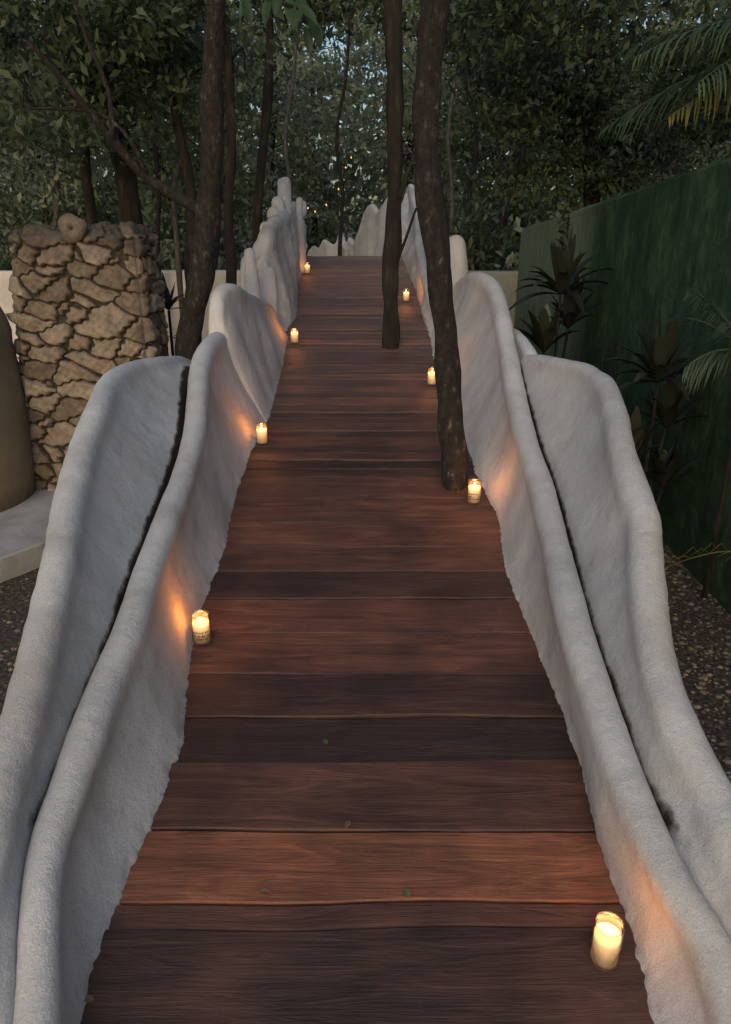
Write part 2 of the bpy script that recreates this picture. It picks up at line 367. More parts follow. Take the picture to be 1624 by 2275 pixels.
L3 = [(478, 700, .66, .045), (480, 655, .76, .05), (493, 632, .79, .055), (516, 630, .76, .055), (545, 648, .62, .05), (575, 664, .42, .05), (598, 680, .28, .05), (612, 715, .12, .05)]
L4 = [(545, 590, .55, .05), (552, 562, .62, .06), (578, 548, .66, .06), (592, 515, .76, .07), (607, 480, .82, .07), (628, 470, .80, .07), (655, 462, .60, .06), (668, 480, .45, .06), (674, 540, .2, .06)]
lp = thing('bridge_wall', atG(300, 1300), 'long white sculpted stucco wall on the left edge of the walkway, ending in finger-like spires', 'wall')
RL2 = rimH(L2, 120); RL1 = rimH(L1, 110)
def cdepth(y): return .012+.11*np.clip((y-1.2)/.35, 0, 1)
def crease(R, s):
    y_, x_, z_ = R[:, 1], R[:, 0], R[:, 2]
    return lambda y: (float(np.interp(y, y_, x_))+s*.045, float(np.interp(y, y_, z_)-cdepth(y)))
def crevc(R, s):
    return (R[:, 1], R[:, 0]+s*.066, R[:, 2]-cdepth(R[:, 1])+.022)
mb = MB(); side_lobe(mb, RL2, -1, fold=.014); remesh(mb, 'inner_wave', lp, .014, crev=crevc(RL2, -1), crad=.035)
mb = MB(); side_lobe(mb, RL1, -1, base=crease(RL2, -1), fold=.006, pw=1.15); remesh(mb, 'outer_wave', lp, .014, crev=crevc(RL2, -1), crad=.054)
mb = MB(); R3 = rimH(L3, 70); side_lobe(mb, R3, -1, fold=.03); remesh(mb, 'middle_wave', lp, .014)
mb = MB(); R4 = rimH(L4, 90); side_lobe(mb, R4, -1, fold=.05)
for (a, b, z0, c, d, z1, r0, r1) in [(631, 408, 8.0, 634, 520, 7.8, .075, .095), (664, 446, 8.9, 668, 600, 8.8, .05, .07), (652, 455, 8.4, 640, 600, 8.0, .045, .08), (611, 474, 7.6, 622, 600, 7.4, .045, .07), (598, 510, 7.1, 612, 640, 7.0, .04, .07),
        (576, 552, 6.6, 596, 690, 6.4, .055, .06), (624, 582, 7.2, 646, 720, 7.0, .05, .035), (648, 548, 7.9, 655, 690, 7.7, .05, .03), (600, 606, 6.5, 618, 760, 6.3, .05, .03), (552, 564, 6.1, 566, 690, 6.1, .065, .08),
        (617, 452, 7.8, 622, 470, 7.8, .07, .07), (607, 470, 7.5, 604, 478, 7.5, .06, .06), (590, 505, 6.9, 588, 512, 6.9, .05, .05), (673, 455, 9.3, 671, 475, 9.3, .045, .05), (586, 540, 6.7, 582, 552, 6.7, .05, .05)]:
    capsule(mb, atZ(a, b, z0), atZ(c, d, z1), r0, r1)
remesh(mb, 'spired_crest', lp, .015, 3, .03)
RI = [(1700, 2520, .1, .05), (1655, 2290, .15, .05), (1622, 2160, .185, .05), (1575, 2050, .22, .05), (1512, 1950, .25, .05), (1450, 1830, .27, .05), (1392, 1690, .29, .052), (1342, 1550, .31, .053), (1298, 1420, .325, .055), (1264, 1300, .335, .055), (1236, 1180, .345, .055), (1206, 1060, .365, .055), (1172, 960, .39, .055), (1148, 860, .43, .055), (1130, 760, .51, .055), (1118, 690, .60, .055), (1100, 630, .67, .055), (1068, 604, .66, .055), (1034, 612, .52, .055), (1015, 640, .38, .055), (1008, 700, .2, .05)]
RO = [(1830, 2520, .10, .06), (1760, 2250, .17, .06), (1690, 2000, .26, .06), (1642, 1850, .32, .06), (1590, 1730, .35, .06), (1538, 1630, .38, .06), (1485, 1500, .42, .06), (1455, 1370, .47, .06), (1440, 1220, .54, .058), (1436, 1130, .59, .058), (1412, 1060, .62, .058), (1385, 975, .66, .055), (1370, 895, .69, .055), (1348, 838, .70, .055), (1325, 822, .68, .05), (1300, 806, .67, .05), (1255, 797, .62, .05), (1205, 787, .55, .045), (1172, 788, .47, .04)]
rp = thing('bridge_wall', atG(1400, 1300), 'long white sculpted stucco wall on the right edge of the walkway, beside the leaning trunk', 'wall')
RRI = rimH(RI, 120); RRO = rimH(RO, 110)
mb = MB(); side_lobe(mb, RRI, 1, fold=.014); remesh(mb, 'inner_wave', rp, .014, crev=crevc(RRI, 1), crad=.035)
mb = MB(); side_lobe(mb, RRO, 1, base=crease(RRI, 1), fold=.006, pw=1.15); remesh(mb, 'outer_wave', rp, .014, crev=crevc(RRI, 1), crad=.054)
mb = MB(); R = rimH([(1190, 805, .42, .045), (1180, 775, .47, .045), (1160, 745, .48, .045), (1138, 728, .44, .045), (1120, 735, .32, .045)], 40)
side_lobe(mb, R, 1, fold=.01); remesh(mb, 'rear_hump', rp, .015)
mb = MB(); R = rimH([(1000, 790, .06, .05), (985, 720, .12, .05), (962, 660, .2, .05), (945, 600, .3, .06), (933, 540, .32, .06), (928, 470, .48, .06), (913, 412, .66, .06), (900, 450, .45, .06), (897, 520, .2, .05)], 90)
side_lobe(mb, R, 1, fold=.04)
capsule(mb, atZ(1012, 545, 7.3), atZ(1018, 640, 7.2), .10, .12)
remesh(mb, 'far_wave', rp, .018, 3)
fw = thing('bridge_wall', atZ(850, 560, 12) - Vector((0, 0, 1.2)), 'white stucco wall with pointed peaks beyond the top of the walkway', 'wall')
def free_wall(name, pts, parent, n, vox=.02):
    R = rimZ(pts, n); mb = MB(); T = np.gradient(R[:, :2], axis=0)
    T /= (np.linalg.norm(T, axis=1)+1e-6)[:, None]
    def inw(i):
        tx, ty = T[i]; a = (ty, -tx)
        return a if a[1] < 0 else (-a[0], -a[1])
    loft(mb, R, inw, lambda i: (.14, floor(R[i][1])-.3), fold=.05)
    return remesh(mb, name, parent, vox, 3)
free_wall('high_peaks', [(925, 430, 10.9, .05), (912, 408, 11.1, .05), (900, 450, 11.3, .05), (888, 450, 11.5, .05), (868, 432, 11.7, .05), (852, 455, 11.9, .05), (842, 470, 12.1, .05), (828, 452, 12.3, .06), (812, 470, 12.5, .06), (800, 510, 12.7, .06), (788, 540, 12.9, .06), (778, 560, 13.0, .05)], fw, 110)
fw2 = thing('bridge_wall', atZ(740, 560, 13) - Vector((0, 0, 1.2)), 'low white stucco wall of small rounded humps in the distance, left of the peaks', 'wall')
free_wall('low_humps', [(790, 538, 13.0, .06), (775, 526, 13.1, .06), (768, 545, 13.15, .05), (757, 512, 13.2, .06), (746, 540, 13.25, .05), (735, 540, 13.3, .06), (720, 532, 13.4, .06), (708, 550, 13.5, .05), (697, 545, 13.6, .05), (685, 558, 13.7, .05)], fw2, 90)
# ---------------------------------------------------------------- candles
def glassmat():
    m, nt, b = mat('clear_glass'); L = nt.links.new
    t = nt.nodes.new('ShaderNodeBsdfTransparent'); t.inputs[0].default_value = (.95, .95, .94, 1)
    g = N(nt, 'ShaderNodeBsdfGlossy', Roughness=.05); fr = N(nt, 'ShaderNodeLayerWeight', Blend=.3)
    mp = N(nt, 'ShaderNodeMapRange'); mp.inputs['To Min'].default_value = .05; mp.inputs['To Max'].default_value = .75; L(fr.outputs['Facing'], mp.inputs['Value'])
    ms = nt.nodes.new('ShaderNodeMixShader'); L(mp.outputs[0], ms.inputs[0]); L(t.outputs[0], ms.inputs[1]); L(g.outputs[0], ms.inputs[2])
    L(ms.outputs[0], nt.nodes['Material Output'].inputs['Surface']); return m
def waxmat(name, lo):
    m, nt, b = mat(name); L = nt.links.new
    tc = nt.nodes.new('ShaderNodeTexCoord'); sx = nt.nodes.new('ShaderNodeSeparateXYZ'); L(tc.outputs['Object'], sx.inputs[0])
    mr = N(nt, 'ShaderNodeMapRange'); mr.inputs['From Min'].default_value = .0; mr.inputs['From Max'].default_value = .088; L(sx.outputs['Z'], mr.inputs['Value'])
    r = ramp(nt, [(0, (.8, .42, .2)), (.5, (.95, .47, .17)), (1, (1, .62, .26))]); L(mr.outputs[0], r.inputs['Fac'])
    L(r.outputs['Color'], b.inputs['Emission Color'])
    r2 = ramp(nt, [(0, (lo,)*3), (.4, (lo*1.3,)*3), (.8, (.5,)*3), (1, (1,)*3)]); L(mr.outputs[0], r2.inputs['Fac'])
    mm = N(nt, 'ShaderNodeMath', operation='MULTIPLY'); mm.inputs[1].default_value = 2.0; L(r2.outputs['Color'], mm.inputs[0]); L(mm.outputs[0], b.inputs['Emission Strength'])
    b.inputs['Base Color'].default_value = (.7, .58, .42, 1); b.inputs['Roughness'].default_value = .5
    return m
def emis(name, c, s):
    m, nt, b = mat(name); b.inputs['Base Color'].default_value = (0.8, .6, .3, 1)
    b.inputs['Emission Color'].default_value = (*c, 1); b.inputs['Emission Strength'].default_value = s; return m
GLASS, WAX, WAX2, FLAME = glassmat(), waxmat('glowing_wax', .16), waxmat('low_glowing_wax', .05), emis('flame', (1, .66, .28), 9)
INK = noisy('dark_ink', [(.4, (.01, .01, .01)), (.6, (.02, .02, .02))])
def candle(px, py, label, printed=False, power=1.0, lift=.122):
    p = atH(px, py, 0); p.z = floor(p.y)+.006
    t = thing('candle', p, label, 'candle', 'lit glass candles along the walkway')
    mb = MB(); mb.lathe([(.0, 0), (.029, 0), (.0335, .004), (.0345, .02), (.0345, .1), (.0325, .108), (.034, .116), (.0335, .12), (.0315, .12), (.0305, .108), (.0325, .1), (.0325, .012), (.0, .008)], sides=36)
    mb.build('glass_jar', GLASS, t, local=True)
    mb = MB(); mb.lathe([(0, .0105), (.029, .0105), (.0300, .016), (.0300, .088), (.027, .084), (.012, .080), (0, .079)], sides=32)
    mb.build('wax', WAX2 if printed else WAX, t, local=True)
    mb = MB(); mb.tube([(0, 0, .078), (.001, 0, .084), (.003, 0, .09)], [.001, .001, .0008], 6); mb.build('wick', INK, t, local=True)
    mb = MB(); mb.lathe([(0, .084), (.004, .087), (.006, .092), (.0045, .099), (.002, .105), (0, .109)], sides=14); mb.build('flame', FLAME, t, local=True)
    if printed:
        mb = MB()
        for row, zc in enumerate((.058, .044, .031)):
            for k in range(13):
                if random.random() < .25: continue
                a = -PI/2+(k-6)*.16; h = random.uniform(.003, .0055); wv = random.uniform(.03, .06)
                q = [(.035*math.cos(a+e), .035*math.sin(a+e), zc+f) for e, f in ((-wv, -h), (wv, -h*.6), (wv, h), (-wv, h*.5))]
                mb.add(q, [(0, 1, 2, 3)])
        mb.build('printed_pattern', INK, t, local=True, smooth=False)
    l = bpy.data.lights.new('candle_light', 'POINT'); l.energy = .7*power; l.color = (1, .28, .035); l.shadow_soft_size = .012
    lo = bpy.data.objects.new('candle_light', l); COL.objects.link(lo); lo.parent = t; lo.location = (0, 0, lift)
candle(1340, 2138, 'nearest lit candle in a clear glass jar, on the planks at bottom right', power=.6)
candle(450, 1430, 'lit candle jar with dark printed pattern, nearest on the left side', printed=True, power=1.15)
candle(1052, 1120, 'lit candle jar at the foot of the leaning trunk, right side', printed=True, power=1.15)
candle(583, 988, 'lit candle jar, second from the camera on the left side', power=1.25)
candle(959, 857, 'lit candle jar between the two trunks on the right edge')
candle(655, 764, 'lit candle jar, third from the camera on the left side', power=1.25)
candle(902, 671, 'lit candle jar, farthest on the right side of the walkway')
candle(683, 609, 'lit candle jar, farthest on the left side beside the spires')
# ---------------------------------------------------------------- stone wall
sw_y = atG(70, 1085, .15).y
X0 = -2.17; X1 = -1.42; Zt = 1.80; TH = .45
ns = 260; sp_ = np.stack([rng.uniform(X0-.1, X1+.1, ns), rng.uniform(sw_y-.1, sw_y+TH+.1, ns), rng.uniform(0, Zt+.1, ns)], 1)
W_ = np.array([1, 1, 1.8])
for it in range(3):
    q = np.stack([rng.uniform(X0-.1, X1+.1, 9000), rng.uniform(sw_y-.1, sw_y+TH+.1, 9000), rng.uniform(0, Zt+.1, 9000)], 1)
    dd = ((q[:, None, :]-sp_[None])*W_)**2; idx = dd.sum(2).argmin(1)
    for k in range(ns):
        s_ = q[idx == k]
        if len(s_): sp_[k] = .6*sp_[k]+.4*s_.mean(0)
tone = rng.random(ns); wt = rng.uniform(.8, 1.25, ns); tl = rng.normal(size=(ns, 3))*.15
Vv = []; Ff = []; Tn = []
def stone_face(o, u, v, nrm, nu, nv):
    o, u, v, nrm = map(np.array, (o, u, v, nrm))
    a, b = np.meshgrid(np.linspace(0, 1, nu), np.linspace(0, 1, nv), indexing='ij')
    P = o+a.reshape(-1, 1)*u+b.reshape(-1, 1)*v
    Q = P.copy()
    for k in range(3): Q[:, k] += .012*np.sin(P[:, (k+1) % 3]*19+k)+.008*np.sin(P[:, (k+2) % 3]*43+k)+.005*np.sin(P.sum(1)*90+k)
    D = (((Q[:, None, :]-sp_[None])*W_)**2).sum(2)*(wt**2)[None]; o2 = np.argpartition(D, 2, axis=1)[:, :2]
    d1 = np.sqrt(np.take_along_axis(D, o2, 1)); d1.sort(axis=1); near = D.argmin(1)
    e = d1[:, 1]-d1[:, 0]
    s = np.clip((e-.010)/.034, 0, 1)
    h = .045*np.sqrt(np.clip(1-(1-s)**2, 0, 1))+((tone[near]-.5)*.035+((P-sp_[near])*tl[near]).sum(1))*s
    h += (.004*np.sin(P[:, 0]*60+P[:, 2]*35+near)*np.sin(P[:, 2]*70+near)+.003*np.sin(P[:, 0]*130+near*3)*np.sin(P[:, 2]*111))*s
    ea = np.minimum(np.minimum(a, 1-a)*np.linalg.norm(u), np.minimum(b, 1-b)*np.linalg.norm(v)).ravel()
    h = h*np.sqrt(np.clip(ea/.03, 0, 1))
    P = P+h[:, None]*nrm
    P[:, 0] -= .14*(1-P[:, 2]/Zt)*(X1-P[:, 0])/(X1-X0)
    n0 = len(Vv); Vv.extend(map(tuple, P)); Tn.extend(np.where(e < .013, -1+0*e, tone[near]))
    for i in range(nu-1):
        for j in range(nv-1):
            Ff.append((n0+i*nv+j, n0+(i+1)*nv+j, n0+(i+1)*nv+j+1, n0+i*nv+j+1))
w_ = X1-X0
stone_face((X0, sw_y, .1), (w_, 0, 0), (0, 0, Zt-.1), (0, -1, 0), 140, 260)
stone_face((X1, sw_y, .1), (0, TH, 0), (0, 0, Zt-.1), (1, 0, 0), 55, 190)
stone_face((X0, sw_y+TH, .1), (0, -TH, 0), (0, 0, Zt-.1), (-1, 0, 0), 55, 190)
stone_face((X1, sw_y+TH, .1), (-w_, 0, 0), (0, 0, Zt-.1), (0, 1, 0), 60, 110)
stone_face((X0, sw_y, Zt), (w_, 0, 0), (0, TH, 0), (0, 0, 1), 110, 55)
me = bpy.data.meshes.new('stonework'); me.from_pydata(Vv, [], Ff); me.update()
at = me.attributes.new('tone', 'FLOAT', 'POINT'); at.data.foreach_set('value', np.array(Tn, float))
me.polygons.foreach_set('use_smooth', [True]*len(me.polygons))
m, nt, b = mat('rubble_stone'); L = nt.links.new
an = N(nt, 'ShaderNodeAttribute', attribute_name='tone'); c = coords(nt)
r1 = ramp(nt, [(0, (.15, .12, .092)), (.5, (.24, .195, .152)), (1, (.34, .29, .235))]); L(an.outputs['Fac'], r1.inputs['Fac'])
nz = N(nt, 'ShaderNodeTexNoise', Scale=16, Detail=9, Roughness=.75); L(c, nz.inputs['Vector'])
r2 = ramp(nt, [(.3, (.42, .40, .39)), (.6, (1.15, 1.1, 1.05))]); L(nz.outputs['Fac'], r2.inputs['Fac'])
a = mul(nt, r1.outputs['Color'], r2.outputs['Color'])
sx = nt.nodes.new('ShaderNodeSeparateXYZ'); L(c, sx.inputs[0]); md = N(nt, 'ShaderNodeMapRange'); md.inputs['From Min'].default_value = 1.6; md.inputs['From Max'].default_value = 1.85; md.inputs['To Min'].default_value = 1; md.inputs['To Max'].default_value = .3; L(sx.outputs['Z'], md.inputs['Value'])
a = mul(nt, a, md.outputs[0])
gt = N(nt, 'ShaderNodeMath', operation='LESS_THAN'); gt.inputs[1].default_value = -.2; L(an.outputs['Fac'], gt.inputs[0])
mx2 = N(nt, 'ShaderNodeMix', data_type='RGBA'); L(gt.outputs[0], mx2.inputs[0]); L(a, mx2.inputs[6]); mx2.inputs[7].default_value = (.05, .04, .032, 1)
L(mx2.outputs[2], b.inputs['Base Color']); b.inputs['Roughness'].default_value = .95
bp = N(nt, 'ShaderNodeBump', Strength=.9, Distance=.016); L(nz.outputs['Fac'], bp.inputs['Height']); L(bp.outputs['Normal'], b.inputs['Normal'])
STONE = m; me.materials.append(STONE)
so = bpy.data.objects.new('stone_wall', me); COL.objects.link(so)
tag(so, 'rough rubble stone wall with dark mortar joints on the left', 'stone wall')
mb = MB(); cc = Vector((atD(168, 525, sw_y).x, sw_y-.03, Zt+.03)); R0, r0 = .044, .0425; V = []; Fc = []
for i in range(24):
    for j in range(12):
        a, b_ = 2*PI*i/24, 2*PI*j/12; rr = R0+r0*math.cos(b_); wb = 1+.09*math.sin(3*a+1)+.05*math.sin(5*a)
        V.append((cc.x+rr*wb*math.cos(a), cc.y-r0*1.1*math.sin(b_), cc.z+rr*wb*math.sin(a)))
Fc = [(i*12+j, ((i+1) % 24)*12+j, ((i+1) % 24)*12+(j+1) % 12, i*12+(j+1) % 12) for i in range(24) for j in range(12)]
mb.add(V, Fc)
RS = noisy('carved_stone', [(.3, (.10, .08, .062)), (.7, (.21, .17, .135))], 14, bump=1, bdist=.02)
tag(mb.build('ring_stone', RS), 'round carved ring stone standing on top of the rubble wall', 'carved stone')
mb = MB(); prof = [(0, 0), (2.0, 0), (2.01, .01), (2.01, .14), (2.0, .15), (0, .15)]
mb.lathe(prof, (-3.6, 4.9, 0), 96)
tag(mb.build('patio', CONC, smooth=False), 'round raised concrete patio slab with curved kerb at left', 'patio')
mb = MB(); prof = [(0, 0)]+[(.62+.03*math.sin(z*3), z) for z in np.linspace(0, 1.0, 8)]
for k in range(1, 12):
    a = PI/2*k/11; prof.append((.635*max(math.cos(a), 0)**.8 if k < 11 else 0, 1.0+.5*math.sin(a)))
oc = atG(65, 1100, .15)
mb.lathe(prof, (oc.x-.60, oc.y-.05, .151), 48)
tag(mb.build('plaster_dome', TAN), 'rounded tan plaster dome at the left edge in front of the stone wall', 'dome')
def boxwall(name, x0, x1, y, th, z, m_, label):
    mb = MB(); n = 40; V = []
    for k in range(n+1):
        x = x0+(x1-x0)*k/n; zt = z+.02*noise.noise(Vector((x, y, 0)))
        V += [(x, y, -.02), (x, y, zt-.03), (x, y+.03, zt), (x, y+th-.03, zt), (x, y+th, zt-.03), (x, y+th, -.02)]
    Fc = [(k*6+j, (k+1)*6+j, (k+1)*6+(j+1) % 6, k*6+(j+1) % 6) for k in range(n) for j in range(6)]+[(5, 4, 3, 2, 1, 0), tuple(n*6+j for j in range(6))]
    mb.add(V, Fc); tag(mb.build(name, m_, smooth=False), label, 'wall')
boxwall('boundary_wall', -9, -1.15, 9.6, .25, 1.32, BEIGE, 'low pale plaster boundary wall behind the trees on the left')
boxwall('boundary_wall', 1.1, 2.1, 9.9, .25, 1.3, GREYP, 'short low grey-green plaster wall joining the green wall at its far end')
mb = MB(); n = 60; V = []
for k in range(n+1):
    y = .2+9.6*k/n; x = 1.86+.012*(y-4)+.012*noise.noise(Vector((0, y*.9, 0))); zt = 2.46-.066*y+.015*noise.noise(Vector((0, y*2, 5)))
    V += [(x, y, -.02), (x, y, zt-.03), (x+.03, y, zt), (x+.2, y, zt), (x+.2, y, -.02)]
Fc = [(k*5+j, k*5+(j+1) % 5, (k+1)*5+(j+1) % 5, (k+1)*5+j) for k in range(n) for j in range(5)]+[(0, 1, 2, 3, 4), tuple(n*5+j for j in (4, 3, 2, 1, 0))]
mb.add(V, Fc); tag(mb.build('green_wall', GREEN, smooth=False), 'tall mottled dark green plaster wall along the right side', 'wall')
# ---------------------------------------------------------------- vegetation
def leaves(centers, size, asp=.42):
    n = len(centers); s = size*rng.uniform(.6, 1.3, n)[:, None]
    d = rng.normal(size=(n, 3)); d[:, 2] -= .35; d /= np.linalg.norm(d, axis=1)[:, None]
    u = rng.normal(size=(n, 3))*.8; u[:, 2] += 1.0; u[:, 1] -= .25
    w = np.cross(d, u); w /= np.linalg.norm(w, axis=1)[:, None]+1e-9
    nn = np.cross(w, d)
    c = np.asarray(centers)
    A = c-d*s*.5; B = c+w*s*asp*.5-d*s*.08+nn*s*.07; T = c+d*s*.5-nn*s*.08; D = c-w*s*asp*.5-d*s*.08+nn*s*.07
    return np.stack([A, B, T, D], 1).reshape(-1, 3)
def leaf_obj(name, cents, size, m_, parent, asp=.42, local=False):
    V = leaves(cents, size, asp); n = len(cents)
    me = bpy.data.meshes.new(name); me.vertices.add(n*4); me.vertices.foreach_set('co', V.astype(np.float32).ravel())
    me.loops.add(n*4); me.loops.foreach_set('vertex_index', np.arange(n*4, dtype=np.int32))
    me.polygons.add(n); me.polygons.foreach_set('loop_start', np.arange(n, dtype=np.int32)*4)
    me.update(calc_edges=True); me.validate(); me.materials.append(m_)
    o = bpy.data.objects.new(name, me); COL.objects.link(o)
    if parent:
        o.parent = parent
        if not local: o.location = -Vector(parent.location)
    return o
def clumps(c, rad, nc, nl, spread):
    c = np.array(c); rad = np.array(rad)
    d = rng.normal(size=(nc, 3)); d /= np.linalg.norm(d, axis=1)[:, None]
    C = c+d*rad*(rng.random(nc)**.45)[:, None]
    P = C[:, None, :]+rng.normal(size=(nc, nl, 3))*np.array([spread, spread, spread*.5])*rng.uniform(.6, 1.3, nc)[:, None, None]
    return P.reshape(-1, 3), C
def tree(name, path, radii, crowns, m_leaf, size, label, cat='tree', group=None, bark=BARK, limbs=(), sides=12, local=False, base=None, twigs=10):
    P = [Vector(p) for p in path]
    t = thing(name, base if base is not None else P[0], label, cat, group)
    sm = spline([(*p, r) for p, r in zip(P, radii)], max(8, len(P)*6))
    mb = MB(); mb.tube([Vector(q[:3]) for q in sm], [max(q[3], .003) for q in sm], sides, wob=.35)
    mb.build('trunk', bark, t)
    for lp_, r0, r1 in limbs:
        mb = MB(); q = spline([tuple(Vector(p)) for p in lp_], 16)
        mb.tube([Vector(a) for a in q], [r0+(r1-r0)*k/15 for k in range(16)], 8, wob=.25); mb.build('limb', bark, t)
    allp = []; allc = []
    for (c, rad, nc, nl, spd) in crowns:
        p, C = clumps(c, rad, nc, nl, spd); allp.append(p); allc.append(C)
    allp = np.concatenate(allp); allc = np.concatenate(allc)
    leaf_obj('crown', allp, size, m_leaf, t)
    if twigs:
        mb = MB(); sel = allc[rng.permutation(len(allc))[:twigs]]
        anch = [Vector(q[:3]) for q in sm[len(sm)//2:]]
        for C in sel:
            C = Vector(C); a = min(anch, key=lambda p: (p-C).length+.5*max(0, p.z-C.z)); mid = (a+C)/2+Vector((random.uniform(-.1, .1), random.uniform(-.1, .1), .12))
            q = spline([tuple(a), tuple(mid), tuple(C)], 7); mb.tube([Vector(x) for x in q], [max(.005, radii[-1]*.6*(1-k/7)) for k in range(7)], 5)
        mb.build('branches', bark, t)
    return t
b3 = atH(1008, 1090, 0); d3 = b3.y
def up3(px, py, dd=0): return atD(px, py, d3+dd)
tree('tree', [(b3.x, b3.y+.07, floor(d3)-.5), atD(1008, 1085, d3+.07), up3(1003, 930, .1), up3(985, 700, .1), up3(960, 480, .1), up3(945, 330, .1), up3(944, 230, .1), up3(958, 80, .1), up3(972, -80, .1), up3(975, -500, .2), up3(980, -900, .3)],
     [.074, .070, .062, .058, .061, .057, .060, .062, .062, .058, .04],
     [((.8, d3+.4, 5.2), (1.3, 1.2, .7), 24, 40, .16)], LEAF_D, .09, 'leaning grey-speckled trunk growing through the planks on the right, nearest to the camera', bark=BARK2, sides=18)
b2 = atH(868, 775, 0); d2 = b2.y
tree('tree', [(b2.x, b2.y+.06, floor(d2)-.5), atD(868, 772, d2+.06), atD(868, 690, d2+.06), atD(867, 600, d2+.06), atD(875, 480, d2+.06), atD(877, 300, d2+.06), atD(876, 120, d2+.06), atD(872, -60, d2+.06), atD(868, -400, d2)],
     [.076, .070, .062, .070, .056, .060, .062, .064, .05],
     [((.1, d2+.3, 5.6), (1.3, 1.2, .7), 24, 40, .16)], LEAF_D, .09, 'slim dark trunk growing through the middle of the walkway',
     limbs=[([atD(886, 570, d2+.05), atD(905, 520, d2), atD(925, 462, d2)], .014, .009), ([atD(880, 460, d2+.06), atD(900, 400, d2), atD(925, 330, d2+.2)], .022, .01)], sides=16)
D1 = 5.1
tree('tree', [(atD(425, 800, D1).x, D1, -.05), atD(420, 780, D1), atD(442, 640, D1), atD(462, 480, D1), atD(470, 330, D1), atD(472, 170, D1), atD(482, 0, D1), atD(490, -200, D1), atD(500, -500, D1)],
     [.10, .085, .08, .075, .068, .064, .062, .06, .04],
     [((-1.4, D1+.2, 5.0), (1.4, 1.2, .8), 30, 40, .16)], LEAF_D, .09, 'thick brown trunk just outside the left wall, behind its first wave',
     limbs=[([atD(462, 480, D1), atD(400, 440, D1+.1), atD(320, 390, D1+.1), atD(240, 300, D1), atD(150, 190, D1-.1), atD(60, 90, D1-.2)], .042, .014),
            ([atD(330, 395, D1+.1), atD(280, 300, D1), atD(210, 250, D1), atD(60, 240, D1-.1)], .016, .007),
            ([atD(250, 310, D1), atD(240, 200, D1), atD(190, 80, D1), atD(150, -40, D1)], .018, .009)], bark=BARK2, sides=16)
tree('tree', [(atD(500, 620, 5.9).x, 5.9, -.05), atD(515, 620, 5.9), atD(508, 480, 5.9), atD(515, 330, 5.9), atD(510, 180, 5.9), atD(505, 40, 5.9)], [.05, .04, .035, .03, .03, .02],
     [((-1.4, 6.2, 3.1), (.9, .7, .6), 26, 36, .12)], LEAF_M, .08, 'thin dark trunk right behind the thick left trunk')
tree('tree', [(atD(575, 640, 7.4).x, 7.4, -.05), atD(572, 540, 7.4), atD(578, 400, 7.4), atD(592, 250, 7.4), atD(598, 130, 7.4), atD(600, 0, 7.4)], [.05, .045, .04, .04, .035, .03],
     [((-1.3, 7.9, 4.2), (1.3, 1.0, .9), 40, 40, .15)], LEAF_D, .09, 'slim trunk beside the white spires on the left')
tree('tree', [(atD(290, 640, 6.8).x, 6.8, -.05), atD(292, 500, 6.8), atD(278, 380, 6.8), atD(250, 250, 6.8), atD(220, 120, 6.8), atD(200, 0, 6.8)], [.11, .10, .09, .08, .065, .05],
     [((-2.9, 6.6, 3.15), (1.3, .9, .7), 55, 42, .12), ((-1.9, 6.9, 2.7), (.7, .6, .5), 20, 40, .10)], LEAF_M, .085, 'thick trunk rising behind the right end of the stone wall')
tree('tree', [(atD(205, 640, 7.6).x, 7.6, -.05), atD(205, 490, 7.6), atD(190, 380, 7.6), atD(188, 250, 7.6), atD(195, 120, 7.6)], [.06, .05, .045, .04, .03],
     [((-3.3, 8.0, 2.9), (1.2, .8, .9), 60, 42, .14)], LEAF_L, .085, 'slim trunk behind the middle of the stone wall')
tree('tree', [(atD(425, 700, 6.3).x, 6.3, -.05), atD(425, 600, 6.3), atD(428, 450, 6.3), atD(405, 330, 6.3), atD(380, 200, 6.3), atD(350, 60, 6.3)], [.055, .05, .045, .036, .03, .02],
     [((-2.0, 6.6, 3.4), (.9, .8, .5), 30, 40, .12)], LEAF_M, .08, 'slim dark trunk just left of the thick left trunk')
tree('tree', [(2.55, 8.6, -.05), (2.5, 8.6, 1.5), (2.3, 8.5, 2.8), (2.2, 8.4, 4.0)], [.10, .09, .07, .04],
     [((2.0, 8.1, 3.0), (1.15, .8, .95), 160, 50, .12), ((2.7, 8.2, 2.5), (.8, .6, .4), 50, 50, .12), ((1.4, 8.6, 3.6), (.6, .5, .6), 40, 50, .12)], LEAF_D, .085, 'dense dark leafy tree overhanging the far part of the green wall')
tree('tree', [(2.9, 6.2, -.05), (2.9, 6.2, 1.4), (2.85, 6.1, 2.4), (2.8, 6.1, 3.4)], [.07, .06, .05, .03],
     [((2.6, 6.2, 2.75), (.75, .7, .4), 60, 45, .11)], LEAF_D, .08, 'dark leafy tree behind the middle of the green wall, below the palm')
t = thing('hanging_vine', atD(1262, 400, 7.4), 'leafy vine hanging down in front of the green wall above the first dark spiky plant', 'vine')
mb = MB(); pts = [atD(1258, 380, 7.4), atD(1268, 440, 7.4), atD(1262, 500, 7.4), atD(1268, 580, 7.4)]
mb.tube(pts, [.008]*4, 6); mb.build('stem', BARK, t)
pp = np.concatenate([np.array(atD(1265+random.uniform(-22, 22), y, 7.4+random.uniform(-.1, .1)))[None] for y in np.linspace(390, 560, 130)])
leaf_obj('leaves', pp, .10, LEAF_D, t)
t = thing('leafy_bough', atD(560, -20, 3.6), 'near bough with large broad green leaves hanging at the top of the picture', 'branch')
mb = MB(); mb.tube([atD(500, -60, 4.2), atD(570, -20, 4.1), atD(640, 10, 4.0), atD(700, 30, 4.0)], [.012, .01, .008, .004], 6); mb.build('stem', BARK, t)
